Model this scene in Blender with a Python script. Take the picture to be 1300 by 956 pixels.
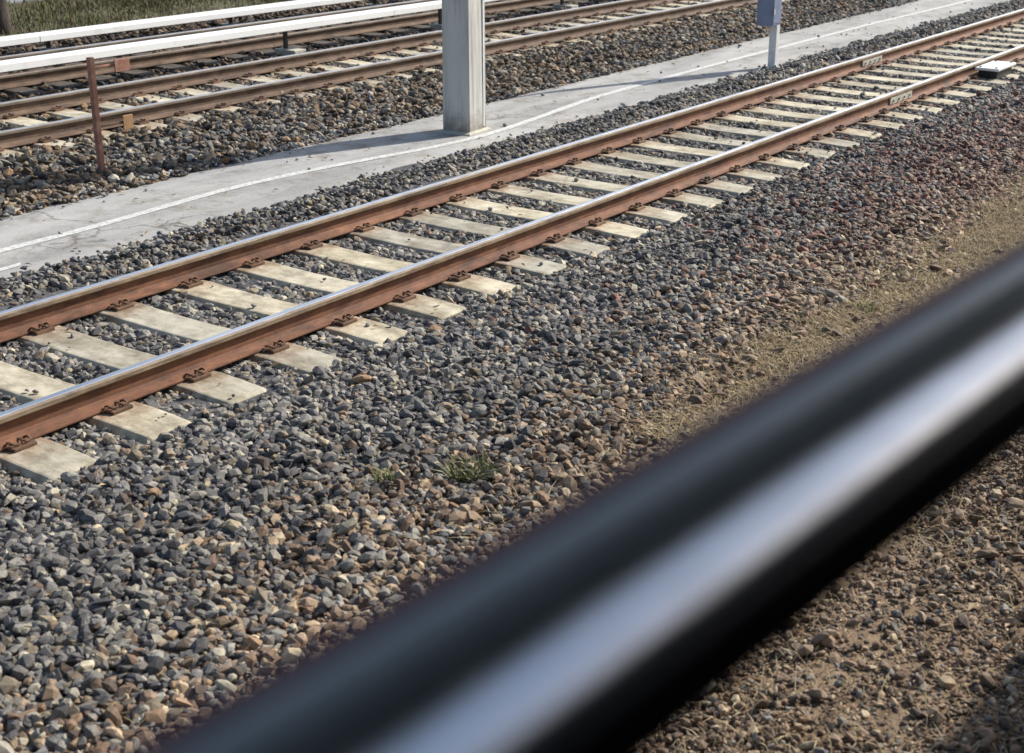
import bpy, bmesh, math, random
import numpy as np
from mathutils import Vector, Matrix, noise

for _o in list(bpy.data.objects):
    bpy.data.objects.remove(_o, do_unlink=True)
S = bpy.context.scene
C = S.collection
R = math.radians
RNG = np.random.default_rng(7)
random.seed(7)

# ------------------------------------------------------------------ camera
# X runs along the tracks, Y away from the train, z = 0 is the top of the rails
EYE = 2.89
cd = bpy.data.cameras.new('camera')
cam = bpy.data.objects.new('camera', cd)
C.objects.link(cam)
cam.location = (0, 0, EYE)
cam.rotation_euler = (R(90 - 20.6676), 0, R(35.3568 - 90))
cd.sensor_width = 36.0
cd.lens = 49.85
cd.clip_start = 0.02
cd.clip_end = 3000
cd.dof.use_dof = True
cd.dof.focus_distance = 11.0
cd.dof.aperture_fstop = 3.5
S.camera = cam
S.render.resolution_x, S.render.resolution_y = 1024, 753

# ------------------------------------------------------------------ light
SUN_EL = 37.0
SUN_DIR = Vector((0.940, -0.36, 0)).normalized()          # towards the sun, on the ground plane
w = bpy.data.worlds.new('World')
S.world = w
w.use_nodes = True
wn = w.node_tree
wn.nodes.clear()
sky = wn.nodes.new('ShaderNodeTexSky')
sky.sky_type = 'NISHITA'
sky.sun_disc = False
sky.sun_elevation = R(SUN_EL)
sky.sun_rotation = math.atan2(SUN_DIR.x, SUN_DIR.y)
sky.air_density = 1.0
sky.dust_density = 2.0
sky.ozone_density = 1.0
bg = wn.nodes.new('ShaderNodeBackground')
bg.inputs['Strength'].default_value = 0.12
wo = wn.nodes.new('ShaderNodeOutputWorld')
wn.links.new(sky.outputs[0], bg.inputs[0])
wn.links.new(bg.outputs[0], wo.inputs[0])

sd = bpy.data.lights.new('sun', 'SUN')
sd.energy = 4.7
sd.angle = R(0.55)
sd.color = (1.0, 0.95, 0.87)
sun = bpy.data.objects.new('sun', sd)
C.objects.link(sun)
sv = Vector((SUN_DIR.x * math.cos(R(SUN_EL)), SUN_DIR.y * math.cos(R(SUN_EL)), math.sin(R(SUN_EL))))
sun.rotation_euler = sv.to_track_quat('Z', 'Y').to_euler()
sun.location = (20, -10, 30)

S.view_settings.view_transform = 'Standard'
S.view_settings.look = 'None'
S.view_settings.gamma = 1.0
S.view_settings.exposure = 0.45


# ------------------------------------------------------------------ helpers
def link(o, parent=None):
    C.objects.link(o)
    if parent is not None:
        o.parent = parent
    return o


def tag(o, label=None, cat=None, group=None, kind=None):
    if label: o['label'] = label
    if cat: o['category'] = cat
    if group: o['group'] = group
    if kind: o['kind'] = kind
    return o


def empty(name, loc=(0, 0, 0)):
    o = bpy.data.objects.new(name, None)
    o.empty_display_size = 0.2
    o.location = loc
    return link(o)


def build(name, bm, mats, parent=None, smooth=False):
    me = bpy.data.meshes.new(name)
    bm.to_mesh(me)
    bm.free()
    if not isinstance(mats, (list, tuple)):
        mats = [mats]
    for m in mats:
        me.materials.append(m)
    if smooth:
        for p in me.polygons:
            p.use_smooth = True
    return link(bpy.data.objects.new(name, me), parent)


def box(bm, x0, x1, y0, y1, z0, z1, bevel=0.0, mi=0):
    r = bmesh.ops.create_cube(bm, size=1.0)
    M = Matrix.Translation(((x0 + x1) / 2, (y0 + y1) / 2, (z0 + z1) / 2)) @ Matrix.Diagonal((x1 - x0, y1 - y0, z1 - z0, 1))
    bmesh.ops.transform(bm, matrix=M, verts=r['verts'])
    fs = set(f for v in r['verts'] for f in v.link_faces)
    for f in fs: f.material_index = mi
    if bevel:
        es = list(set(e for v in r['verts'] for e in v.link_edges))
        bmesh.ops.bevel(bm, geom=es, offset=bevel, segments=2, affect='EDGES', profile=0.6)


def sweep(bm, ring_list, closed=True, mi=None, cap=True):
    """rings of equal length joined in order"""
    rings = [[bm.verts.new(p) for p in r] for r in ring_list]
    n = len(rings[0])
    for a, b in zip(rings, rings[1:]):
        for i in range(n if closed else n - 1):
            j = (i + 1) % n
            f = bm.faces.new((a[i], a[j], b[j], b[i]))
            if mi is not None: f.material_index = mi[i]
    if cap and closed:
        bm.faces.new(rings[0][::-1])
        bm.faces.new(rings[-1])
    return rings


def tube(bm, pts, rad, n=8):
    rings = []
    for i, p in enumerate(pts):
        p = Vector(p)
        a = Vector(pts[max(0, i - 1)]); b = Vector(pts[min(len(pts) - 1, i + 1)])
        t = (b - a).normalized()
        u = t.orthogonal().normalized() if abs(t.z) > 0.95 else t.cross(Vector((0, 0, 1))).normalized()
        v = t.cross(u)
        r = rad[i] if isinstance(rad, (list, tuple)) else rad
        rings.append([p + (u * math.cos(k * 2 * math.pi / n) + v * math.sin(k * 2 * math.pi / n)) * r for k in range(n)])
    sweep(bm, rings)
    bmesh.ops.recalc_face_normals(bm, faces=bm.faces[:])


# ------------------------------------------------------------------ materials
class NT:
    def __init__(s, name):
        s.m = bpy.data.materials.new(name)
        s.m.use_nodes = True
        s.t = s.m.node_tree
        s.b = s.t.nodes['Principled BSDF']

    def n(s, kind, **kw):
        nd = s.t.nodes.new(kind)
        for k, v in kw.items():
            if k.startswith('i_'):
                nd.inputs[k[2:].replace('_', ' ')].default_value = v
            else:
                setattr(nd, k, v)
        return nd

    def l(s, a, b): s.t.links.new(a, b)

    def pos(s, scale=(1, 1, 1), obj=False):
        mp = s.n('ShaderNodeMapping')
        mp.inputs['Scale'].default_value = scale
        if obj:
            s.l(s.n('ShaderNodeTexCoord').outputs['Object'], mp.inputs[0])
        else:
            s.l(s.n('ShaderNodeNewGeometry').outputs['Position'], mp.inputs[0])
        return mp.outputs[0]

    def noise(s, vec, scale, detail=5, rough=0.6):
        nd = s.n('ShaderNodeTexNoise')
        nd.inputs['Scale'].default_value = scale
        nd.inputs['Detail'].default_value = detail
        nd.inputs['Roughness'].default_value = rough
        s.l(vec, nd.inputs['Vector'])
        return nd.outputs['Fac']

    def ramp(s, fac, stops):
        r = s.n('ShaderNodeValToRGB')
        el = r.color_ramp.elements
        while len(el) < len(stops): el.new(0.5)
        for e, (p, c) in zip(el, stops):
            e.position = p
            e.color = (*c, 1) if len(c) == 3 else c
        s.l(fac, r.inputs[0])
        return r.outputs[0]

    def mix(s, fac, a, b, mode='MIX'):
        m = s.n('ShaderNodeMix', data_type='RGBA', blend_type=mode)
        for sock, v in ((m.inputs['Factor'], fac), (m.inputs['A'], a), (m.inputs['B'], b)):
            if isinstance(v, (int, float)): sock.default_value = v
            elif isinstance(v, tuple): sock.default_value = (*v, 1)
            else: s.l(v, sock)
        return m.outputs['Result']

    def bump(s, h, strength=0.3, dist=0.01):
        b = s.n('ShaderNodeBump')
        b.inputs['Strength'].default_value = strength
        b.inputs['Distance'].default_value = dist
        s.l(h, b.inputs['Height'])
        s.l(b.outputs[0], s.b.inputs['Normal'])

    def set(s, col=None, rough=None, metal=None, spec=None):
        for k, v in (('Base Color', col), ('Roughness', rough), ('Metallic', metal), ('Specular IOR Level', spec)):
            if v is None: continue
            if isinstance(v, (int, float)): s.b.inputs[k].default_value = v
            elif isinstance(v, tuple): s.b.inputs[k].default_value = (*v, 1)
            else: s.l(v, s.b.inputs[k])
        return s


def mottled(name, stops, scale=8, rough=0.8, metal=0.0, bump=0.3, bd=0.004, stretch=(1, 1, 1), obj=False, detail=6, bscale=None):
    t = NT(name)
    p = t.pos(stretch, obj)
    f = t.noise(p, scale, detail, 0.65)
    t.set(t.ramp(f, stops), rough, metal)
    t.bump(t.noise(p, bscale or scale * 6, 6, 0.7), bump, bd)
    return t.m


def mat_stone():
    t = NT('crushed_stone')
    a = t.n('ShaderNodeAttribute', attribute_name='col', attribute_type='INSTANCER')
    p = t.pos()
    f = t.noise(p, 38, 4, 0.6)
    v = t.ramp(f, [(0.3, (0.72, 0.72, 0.72)), (0.7, (1.3, 1.28, 1.22))])
    t.set(t.mix(1.0, a.outputs['Color'], v, 'MULTIPLY'), 0.78, 0.0, 0.35)
    t.bump(t.noise(p, 120, 4, 0.7), 0.35, 0.004)
    return t.m


def mat_ground():
    t = NT('sub_ballast_soil')
    p = t.pos()
    sep = t.n('ShaderNodeSeparateXYZ'); t.l(p, sep.inputs[0])
    mr = t.n('ShaderNodeMapRange'); t.l(sep.outputs['Y'], mr.inputs[0])
    mr.inputs[1].default_value = 3.85; mr.inputs[2].default_value = 4.5
    base = t.ramp(t.noise(p, 14, 8, 0.7), [(0.3, (0.035, 0.036, 0.042)), (0.7, (0.12, 0.12, 0.125))])
    soil = t.ramp(t.noise(p, 9, 8, 0.7), [(0.3, (0.10, 0.062, 0.036)), (0.5, (0.215, 0.145, 0.085)), (0.72, (0.36, 0.27, 0.17))])
    t.set(t.mix(mr.outputs[0], soil, base), 0.95)
    t.bump(t.noise(p, 45, 6, 0.7), 0.8, 0.02)
    return t.m


def mat_path():
    t = NT('worn_asphalt')
    p = t.pos()
    q = t.pos((0.35, 1.6, 1))
    big = t.noise(q, 1.3, 6, 0.6)
    fine = t.noise(p, 85, 5, 0.75)
    c = t.ramp(big, [(0.33, (0.17, 0.165, 0.15)), (0.5, (0.30, 0.292, 0.27)), (0.66, (0.42, 0.41, 0.38))])
    c = t.mix(0.42, c, t.ramp(fine, [(0.32, (0.17, 0.17, 0.17)), (0.5, (0.36, 0.36, 0.35)), (0.68, (0.56, 0.55, 0.53))]))
    vo = t.n('ShaderNodeTexVoronoi', feature='DISTANCE_TO_EDGE'); vo.inputs['Scale'].default_value = 0.42
    wob = t.n('ShaderNodeVectorMath', operation='ADD')
    nz = t.n('ShaderNodeTexNoise'); nz.inputs['Scale'].default_value = 2.2; nz.inputs['Detail'].default_value = 5
    t.l(p, nz.inputs['Vector']); t.l(p, wob.inputs[0]); t.l(nz.outputs['Color'], wob.inputs[1]); t.l(wob.outputs[0], vo.inputs['Vector'])
    crack = t.ramp(vo.outputs['Distance'], [(0.0, (0.32, 0.32, 0.32)), (0.012, (1, 1, 1))])
    cm = t.ramp(t.noise(p, 0.45, 3, 0.5), [(0.52, (0, 0, 0)), (0.60, (0.8, 0.8, 0.8))])
    c = t.mix(cm, c, t.mix(1.0, c, crack, 'MULTIPLY'))
    dirt = t.ramp(t.noise(p, 3.1, 8, 0.75), [(0.50, (1, 1, 1)), (0.68, (0.60, 0.54, 0.46))])
    c = t.mix(1.0, c, dirt, 'MULTIPLY')
    t.set(c, 0.9)
    t.bump(fine, 0.5, 0.006)
    return t.m


def mat_sleeper():
    t = NT('weathered_concrete')
    p = t.pos()
    o = t.pos(obj=True)
    info = t.n('ShaderNodeObjectInfo')
    c = t.ramp(t.noise(p, 5, 8, 0.7), [(0.27, (0.24, 0.22, 0.17)), (0.48, (0.50, 0.465, 0.365)), (0.75, (0.68, 0.64, 0.51))])
    tint = t.ramp(info.outputs['Random'], [(0.0, (0.72, 0.74, 0.78)), (0.3, (0.95, 0.93, 0.9)), (1.0, (1.08, 1.05, 0.98))])
    c = t.mix(1.0, c, tint, 'MULTIPLY')
    sep = t.n('ShaderNodeSeparateXYZ'); t.l(o, sep.inputs[0])
    ab = t.n('ShaderNodeMath', operation='ABSOLUTE'); t.l(sep.outputs['Y'], ab.inputs[0])
    su = t.n('ShaderNodeMath', operation='SUBTRACT'); t.l(ab.outputs[0], su.inputs[0]); su.inputs[1].default_value = 0.753
    a2 = t.n('ShaderNodeMath', operation='ABSOLUTE'); t.l(su.outputs[0], a2.inputs[0])
    near = t.ramp(a2.outputs[0], [(0.10, (1, 1, 1)), (0.36, (0, 0, 0))])
    sp = t.ramp(t.noise(p, 11, 6, 0.7), [(0.34, (0, 0, 0)), (0.60, (0.95, 0.95, 0.95))])
    rust = t.mix(1.0, near, sp, 'MULTIPLY')
    c = t.mix(rust, c, (0.24, 0.12, 0.055))
    grime = t.ramp(t.noise(t.pos((1.5, 0.6, 1)), 2.3, 8, 0.8), [(0.42, (0.60, 0.57, 0.52)), (0.56, (1, 1, 1))])
    c = t.mix(1.0, c, grime, 'MULTIPLY')
    pits = t.ramp(t.noise(p, 90, 4, 0.8), [(0.3, (0.62, 0.6, 0.57)), (0.42, (1, 1, 1))])
    c = t.mix(1.0, c, pits, 'MULTIPLY')
    t.set(c, 0.9)
    t.bump(t.noise(p, 70, 6, 0.75), 0.4, 0.004)
    return t.m


def mat_rust(name, dark, mid, light, rough=0.75):
    t = NT(name)
    p = t.pos((0.6, 1, 1.6))
    c = t.ramp(t.noise(p, 7, 9, 0.75), [(0.28, dark), (0.5, mid), (0.74, light)])
    gr = t.ramp(t.noise(t.pos((0.8, 1, 5)), 1.7, 8, 0.78), [(0.38, (0.45, 0.42, 0.40)), (0.5, (1, 1, 1)), (0.66, (1, 1, 1)), (0.78, (1.35, 1.3, 1.2))])
    c = t.mix(1.0, c, gr, 'MULTIPLY')
    st = t.ramp(t.noise(t.pos((1.2, 1, 14)), 3, 5, 0.6), [(0.35, (0.8, 0.8, 0.8)), (0.65, (1.12, 1.1, 1.08))])
    c = t.mix(1.0, c, st, 'MULTIPLY')
    t.set(c, rough)
    t.bump(t.noise(p, 90, 6, 0.75), 0.35, 0.003)
    return t.m


def mat_polished():
    t = NT('polished_rail_top')
    p = t.pos((0.25, 30, 1))
    f = t.noise(p, 3, 5, 0.6)
    sep = t.n('ShaderNodeSeparateXYZ'); t.l(t.pos(obj=True), sep.inputs[0])
    ab = t.n('ShaderNodeMath', operation='ABSOLUTE'); t.l(sep.outputs['Y'], ab.inputs[0])
    wb = t.n('ShaderNodeMath', operation='MULTIPLY_ADD'); t.l(t.noise(t.pos((1.2, 12, 1)), 4, 6, 0.7), wb.inputs[0]); wb.inputs[1].default_value = 0.022; t.l(ab.outputs[0], wb.inputs[2])
    edge = t.ramp(wb.outputs[0], [(0.033, (0, 0, 0)), (0.038, (1, 1, 1))])
    t.set(t.mix(edge, t.ramp(f, [(0.3, (0.66, 0.67, 0.69)), (0.7, (0.90, 0.91, 0.92))]), (0.20, 0.15, 0.11)), None, None)
    inv = t.n('ShaderNodeMath', operation='SUBTRACT'); inv.inputs[0].default_value = 1.0; t.l(edge, inv.inputs[1]); t.l(inv.outputs[0], t.b.inputs['Metallic'])
    rr = t.ramp(f, [(0.3, (0.36, 0.36, 0.36)), (0.7, (0.50, 0.50, 0.50))])
    t.l(rr, t.b.inputs['Roughness'])
    return t.m


M = {}
M['stone'] = mat_stone()
M['ground'] = mat_ground()
M['path'] = mat_path()
M['sleeper'] = mat_sleeper()
M['rust'] = mat_rust('orange_rust', (0.060, 0.028, 0.016), (0.165, 0.068, 0.033), (0.27, 0.125, 0.062))
M['rust_dark'] = mat_rust('brown_rust', (0.055, 0.032, 0.02), (0.13, 0.08, 0.05), (0.21, 0.14, 0.09))
M['headside'] = mat_rust('rail_head_side', (0.10, 0.065, 0.042), (0.24, 0.18, 0.12), (0.36, 0.29, 0.20), 0.5)
M['headside_dark'] = mat_rust('old_rail_head_side', (0.08, 0.06, 0.045), (0.16, 0.125, 0.095), (0.25, 0.2, 0.155), 0.55)
M['polish'] = mat_polished()
M['clip'] = mat_rust('rusty_clip', (0.05, 0.03, 0.02), (0.14, 0.075, 0.04), (0.26, 0.15, 0.08))
M['pad'] = mottled('black_rail_pad', [(0.3, (0.015, 0.014, 0.013)), (0.7, (0.04, 0.036, 0.03))], 20, 0.8)
M['white'] = mottled('white_cover_board', [(0.25, (0.62, 0.61, 0.56)), (0.42, (0.79, 0.79, 0.76)), (0.8, (0.85, 0.85, 0.83))], 1.6, 0.55, bump=0.1, bd=0.002)
M['mast'] = mottled('cast_concrete_mast', [(0.28, (0.46, 0.46, 0.44)), (0.5, (0.56, 0.56, 0.53)), (0.75, (0.63, 0.63, 0.60))], 2.4, 0.85, bump=0.35, bd=0.005, stretch=(1, 1, 0.35), bscale=60)
def mast_mat():
    t = NT('cast_concrete_mast')
    p = t.pos((1, 1, 0.35))
    c = t.ramp(t.noise(p, 2.4, 7, 0.7), [(0.28, (0.40, 0.40, 0.385)), (0.5, (0.52, 0.52, 0.49)), (0.75, (0.60, 0.60, 0.57))])
    streak = t.ramp(t.noise(t.pos((14, 14, 0.5)), 1.4, 6, 0.7), [(0.36, (0.62, 0.60, 0.56)), (0.52, (1, 1, 1))])
    c = t.mix(1.0, c, streak, 'MULTIPLY')
    sep = t.n('ShaderNodeSeparateXYZ'); t.l(t.pos(), sep.inputs[0])
    ma = t.n('ShaderNodeMath', operation='MULTIPLY_ADD'); t.l(t.noise(t.pos(), 9, 6, 0.7), ma.inputs[0]); ma.inputs[1].default_value = 0.5; t.l(sep.outputs['Z'], ma.inputs[2])
    splash = t.ramp(ma.outputs[0], [(0.16, (0.9, 0.9, 0.9)), (0.42, (0, 0, 0))])
    c = t.mix(splash, c, (0.20, 0.17, 0.13))
    pits = t.ramp(t.noise(t.pos(), 55, 4, 0.8), [(0.27, (0.55, 0.54, 0.52)), (0.36, (1, 1, 1))])
    t.set(t.mix(1.0, c, pits, 'MULTIPLY'), 0.88)
    t.bump(t.noise(t.pos(), 60, 6, 0.7), 0.4, 0.005)
    return t.m


M['mast'] = mast_mat()
M['galv'] = mottled('galvanised_steel', [(0.3, (0.52, 0.53, 0.54)), (0.7, (0.68, 0.69, 0.69))], 14, 0.55, 0.1, bump=0.1)
M['bluegrey'] = mottled('blue_grey_paint', [(0.3, (0.13, 0.165, 0.26)), (0.7, (0.19, 0.23, 0.34))], 5, 0.45, bump=0.08)
M['orange'] = mottled('faded_orange_red_paint', [(0.3, (0.15, 0.07, 0.05)), (0.5, (0.28, 0.13, 0.085)), (0.75, (0.40, 0.24, 0.17))], 9, 0.7)
M['amber'] = mottled('faded_amber_paint', [(0.3, (0.28, 0.15, 0.07)), (0.7, (0.42, 0.25, 0.11))], 9, 0.7)
M['whitebox'] = mottled('white_enamel', [(0.3, (0.74, 0.74, 0.72)), (0.7, (0.82, 0.82, 0.80))], 6, 0.4, bump=0.05)
M['black'] = mottled('black_steel', [(0.3, (0.012, 0.011, 0.010)), (0.7, (0.035, 0.03, 0.026))], 12, 0.6)
M['stub'] = mottled('pale_concrete', [(0.3, (0.34, 0.32, 0.26)), (0.7, (0.52, 0.50, 0.42))], 10, 0.9)
M['bark'] = mottled('grey_brown_bark', [(0.3, (0.03, 0.022, 0.018)), (0.7, (0.10, 0.075, 0.06))], 9, 0.9, bump=0.9, bd=0.03, stretch=(1, 1, 0.25))
M['verge'] = mottled('verge_soil', [(0.3, (0.05, 0.045, 0.025)), (0.5, (0.10, 0.10, 0.045)), (0.75, (0.15, 0.13, 0.075))], 3, 0.95, bump=0.7, bd=0.03)
M['road'] = mottled('far_road_asphalt', [(0.3, (0.17, 0.17, 0.18)), (0.7, (0.27, 0.27, 0.28))], 2, 0.9, bump=0.4)
M['field'] = mottled('far_field', [(0.3, (0.05, 0.06, 0.025)), (0.7, (0.12, 0.12, 0.06))], 0.08, 0.95)


def line_paint():
    t = NT('worn_white_line_paint')
    p = t.pos()
    worn = t.ramp(t.noise(p, 22, 8, 0.8), [(0.38, (0.33, 0.33, 0.31)), (0.60, (0.66, 0.66, 0.62))])
    t.set(worn, 0.7)
    return t.m


M['line'] = line_paint()


def var_colour(name, attr='INSTANCER', rough=0.85, trans=0.0):
    t = NT(name)
    a = t.n('ShaderNodeAttribute', attribute_name='col', attribute_type=attr)
    t.set(a.outputs['Color'], rough, 0.0, 0.2)
    return t.m


M['blade'] = var_colour('grass_blades', 'GEOMETRY')

# ------------------------------------------------------------------ projection of the view (to stop scattering stones where nobody can look)
_th, _al = R(20.6676), R(35.3568)
def view_px(X, Y, Z):
    dz = Z - EYE
    u = X * math.sin(_al) - Y * math.cos(_al)
    fw = X * math.cos(_al) + Y * math.sin(_al)
    dep = fw * math.cos(_th) - dz * math.sin(_th)
    v = fw * math.sin(_th) + dz * math.cos(_th)
    return 650 + 1800 * u / dep, 478 - 1800 * v / dep, dep


def in_view(X, Y, Z=-0.2, m=240):
    px, py, dep = view_px(X, Y, Z)
    return (dep > 0.5) & (px > -m) & (px < 1300 + m) & (py > -m) & (py < 956 + m)


# ------------------------------------------------------------------ setting: ground, path, verge, road
def zg(y):
    """height of the ballast bed across the tracks"""
    return np.interp(y, [-3, 0.4, 2.2, 3.2, 3.8, 5.2, 5.8, 8.35, 8.6, 8.9, 10.4, 10.9, 12.2, 12.9, 15.2, 16.0, 18.6, 19.4, 20.6],
                     [-0.24, -0.26, -0.30, -0.31, -0.27, -0.235, -0.225, -0.22, -0.145, -0.112, -0.16, -0.15, -0.17, -0.225, -0.225, -0.235, -0.235, -0.20, -0.17])


def ground_z(x, y):
    return float(zg(y)) + 0.022 * noise.noise(Vector((x * 0.8, y * 0.8, 0)))


bm = bmesh.new()
xs = [-900, -200, -60, -20] + [i * 0.35 for i in range(-25, 200)] + [90, 150, 300, 900]
ys = [-900, -200, -40, -10, -4] + [i * 0.25 for i in range(0, 84)] + [21.2]
gv = [[bm.verts.new((x, y, ground_z(x, y))) for x in xs] for y in ys]
for a, b in zip(gv, gv[1:]):
    for i in range(len(xs) - 1):
        bm.faces.new((a[i], a[i + 1], b[i + 1], b[i]))
o = build('ground', bm, M['ground'], smooth=True)
tag(o, 'dark ballast bed and brown soil under the loose stones between the tracks', None, None, 'structure')

# worn path between the near and the middle track, with ragged edges
bm = bmesh.new()
N = 520
rows = []
for i in range(N + 1):
    x = -12 + i * 0.18
    lo = 8.66 + 0.07 * noise.noise(Vector((x * 0.55, 1, 0))) + 0.06 * noise.noise(Vector((x * 2.3, 5, 0)))
    hi = 10.47 + 0.05 * noise.noise(Vector((x * 0.5, 9, 0))) + 0.035 * noise.noise(Vector((x * 3, 7, 0)))
    rows.append([(x, lo - 0.02, -0.26)] + [(x, lo + (hi - lo) * k / 6, -0.100 - (0.035 if k in (0, 6) else 0) + 0.002 * noise.noise(Vector((x * 1.4, k * 0.8, 3)))) for k in range(0, 7)] + [(x, hi + 0.02, -0.26)])
sweep(bm, rows, closed=False)
for f in bm.faces: f.normal_flip()
bmesh.ops.recalc_face_normals(bm, faces=bm.faces[:])
path = build('path', bm, M['path'])
tag(path, 'worn light grey asphalt path with ragged edges between the near and middle tracks', None, None, 'structure')

# hand-wide worn white line that wanders along the path
lp = [(-6, 9.5), (0, 9.5), (4, 9.42), (6.42, 9.45), (7.63, 9.44), (8.6, 9.56), (9.49, 9.52), (10.35, 9.42), (10.98, 9.27), (12.0, 9.10), (12.9, 9.16), (15.08, 9.46),
      (17.33, 9.52), (19.16, 9.55), (20.94, 9.56), (24.17, 9.58), (29.4, 9.47), (45, 9.5), (80, 9.5)]
lx = np.array([p[0] for p in lp]); ly = np.array([p[1] for p in lp])
bm = bmesh.new()
rows = []
x = -6.0
while x < 70:
    xx = np.array([x + d for d in (-0.6, -0.3, 0, 0.3, 0.6)])
    y = float(np.interp(xx, lx, ly).mean())
    wd = 0.052 + 0.008 * noise.noise(Vector((x * 2, 0, 0)))
    rows.append([(x, y - wd, -0.0960), (x, y + wd, -0.0960)])
    x += 0.15
sweep(bm, rows, closed=False)
bmesh.ops.recalc_face_normals(bm, faces=bm.faces[:])
for f in bm.faces:
    if f.normal.z < 0: f.normal_flip()
build('painted_line', bm, M['line'], path)
bm = bmesh.new()
for (xa, ya, xb, yb) in ((5.2, 8.93, 6.25, 8.97), (2.2, 8.9, 3.6, 8.94)):
    vs = [bm.verts.new(p) for p in ((xa, ya, -0.0960), (xb, yb, -0.0960), (xb + 0.05, yb + 0.07, -0.0960), (xa + 0.05, ya + 0.08, -0.0960))]
    bm.faces.new(vs)
build('painted_dash', bm, M['line'], path)

# verge, far road, field
def strip(name, y0, y1, z0, z1, mat, label, x0=-900, x1=900, amp=0.0, n=400):
    bm = bmesh.new()
    rows = []
    for i in range(n + 1):
        x = x0 + (x1 - x0) * i / n
        rows.append([(x, y0 + (y1 - y0) * k / 8, z0 + (z1 - z0) * k / 8 + amp * noise.noise(Vector((x * 0.7, k * 1.1, 2)))) for k in range(9)])
    sweep(bm, rows, closed=False)
    for f in bm.faces:
        if f.normal.z < 0: f.normal_flip()
    bm.normal_update()
    for f in bm.faces:
        if f.normal.z < 0: f.normal_flip()
    o = build(name, bm, mat, smooth=True)
    return tag(o, label, None, None, 'structure')


strip('verge', 20.3, 24.0, -0.19, -0.02, M['verge'], 'low grassy verge beyond the farthest track', -40, 90, 0.05)
strip('road', 24.0, 28.5, -0.03, -0.02, M['road'], 'grey asphalt road beyond the grassy verge', -200, 300)
strip('field', 28.5, 1500, -0.06, -0.1, M['field'], 'flat green field reaching to the horizon behind the road', -1500, 1500)


# ------------------------------------------------------------------ scattered stones (one object each bed)
def scatter(name, label, X, Y, Z, scl, rot, vid, col, seeds, jitter=0.42):
    n = len(X)
    me = bpy.data.meshes.new(name)
    me.vertices.add(n)
    me.vertices.foreach_set('co', np.stack([X, Y, Z], 1).astype(np.float32).ravel())
    for nm, typ, arr, key in (('scl', 'FLOAT_VECTOR', scl, 'vector'), ('rot', 'FLOAT_VECTOR', rot, 'vector')):
        a = me.attributes.new(nm, typ, 'POINT'); a.data.foreach_set(key, arr.astype(np.float32).ravel())
    a = me.attributes.new('vid', 'INT', 'POINT'); a.data.foreach_set('value', vid.astype(np.int32))
    a = me.attributes.new('col', 'FLOAT_COLOR', 'POINT')
    a.data.foreach_set('color', np.concatenate([col, np.ones((n, 1))], 1).astype(np.float32).ravel())
    o = link(bpy.data.objects.new(name, me))
    ng = bpy.data.node_groups.new(name + '_nodes', 'GeometryNodeTree')
    ng.interface.new_socket('Geometry', in_out='INPUT', socket_type='NodeSocketGeometry')
    ng.interface.new_socket('Geometry', in_out='OUTPUT', socket_type='NodeSocketGeometry')
    N_ = ng.nodes.new; L = ng.links.new
    gi, go = N_('NodeGroupInput'), N_('NodeGroupOutput')
    g2i = N_('GeometryNodeGeometryToInstance')
    sock = []
    for i_, sd_ in enumerate(seeds):
        fine_ = i_ % 2
        ico = N_('GeometryNodeMeshIcoSphere'); ico.inputs['Radius'].default_value = 1.0; ico.inputs['Subdivisions'].default_value = 1 + fine_
        sp = N_('GeometryNodeSetPosition')
        rv = N_('FunctionNodeRandomValue'); rv.data_type = 'FLOAT_VECTOR'
        jj = 0.30 if fine_ else 0.36
        rv.inputs[0].default_value = (-jj,) * 3; rv.inputs[1].default_value = (jj,) * 3
        rv.inputs['Seed'].default_value = sd_
        ch = N_('GeometryNodeConvexHull')
        sm = N_('GeometryNodeSetMaterial'); sm.inputs['Material'].default_value = M['stone']
        L(ico.outputs['Mesh'], sp.inputs['Geometry']); L(rv.outputs[0], sp.inputs['Offset'])
        L(sp.outputs[0], ch.inputs[0]); L(ch.outputs[0], sm.inputs['Geometry'])
        sock.append(sm.outputs[0])
    for s_ in reversed(sock): L(s_, g2i.inputs[0])
    iop = N_('GeometryNodeInstanceOnPoints')
    iop.inputs['Pick Instance'].default_value = True
    def attr(nm, typ):
        a_ = N_('GeometryNodeInputNamedAttribute'); a_.data_type = typ; a_.inputs['Name'].default_value = nm
        return a_.outputs[0]
    L(gi.outputs[0], iop.inputs['Points']); L(g2i.outputs[0], iop.inputs['Instance'])
    L(attr('vid', 'INT'), iop.inputs['Instance Index'])
    e2r = N_('FunctionNodeEulerToRotation')
    L(attr('rot', 'FLOAT_VECTOR'), e2r.inputs[0]); L(e2r.outputs[0], iop.inputs['Rotation'])
    L(attr('scl', 'FLOAT_VECTOR'), iop.inputs['Scale'])
    L(iop.outputs[0], go.inputs[0])
    md = o.modifiers.new('stones', 'NODES'); md.node_group = ng
    me.materials.append(M['stone'])
    tag(o, label, None, None, 'stuff')
    print(name, n)
    return o


def vnoise(X, Y, f, seed=0):
    """cheap smooth value noise in numpy, 0..1"""
    xi, yi = X * f, Y * f
    x0, y0 = np.floor(xi).astype(int), np.floor(yi).astype(int)
    fx, fy = xi - x0, yi - y0
    fx, fy = fx * fx * (3 - 2 * fx), fy * fy * (3 - 2 * fy)
    def h(a, b):
        v = np.sin(a * 127.1 + b * 311.7 + seed * 74.7) * 43758.5453
        return v - np.floor(v)
    return (h(x0, y0) * (1 - fx) + h(x0 + 1, y0) * fx) * (1 - fy) + (h(x0, y0 + 1) * (1 - fx) + h(x0 + 1, y0 + 1) * fx) * fy


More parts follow.
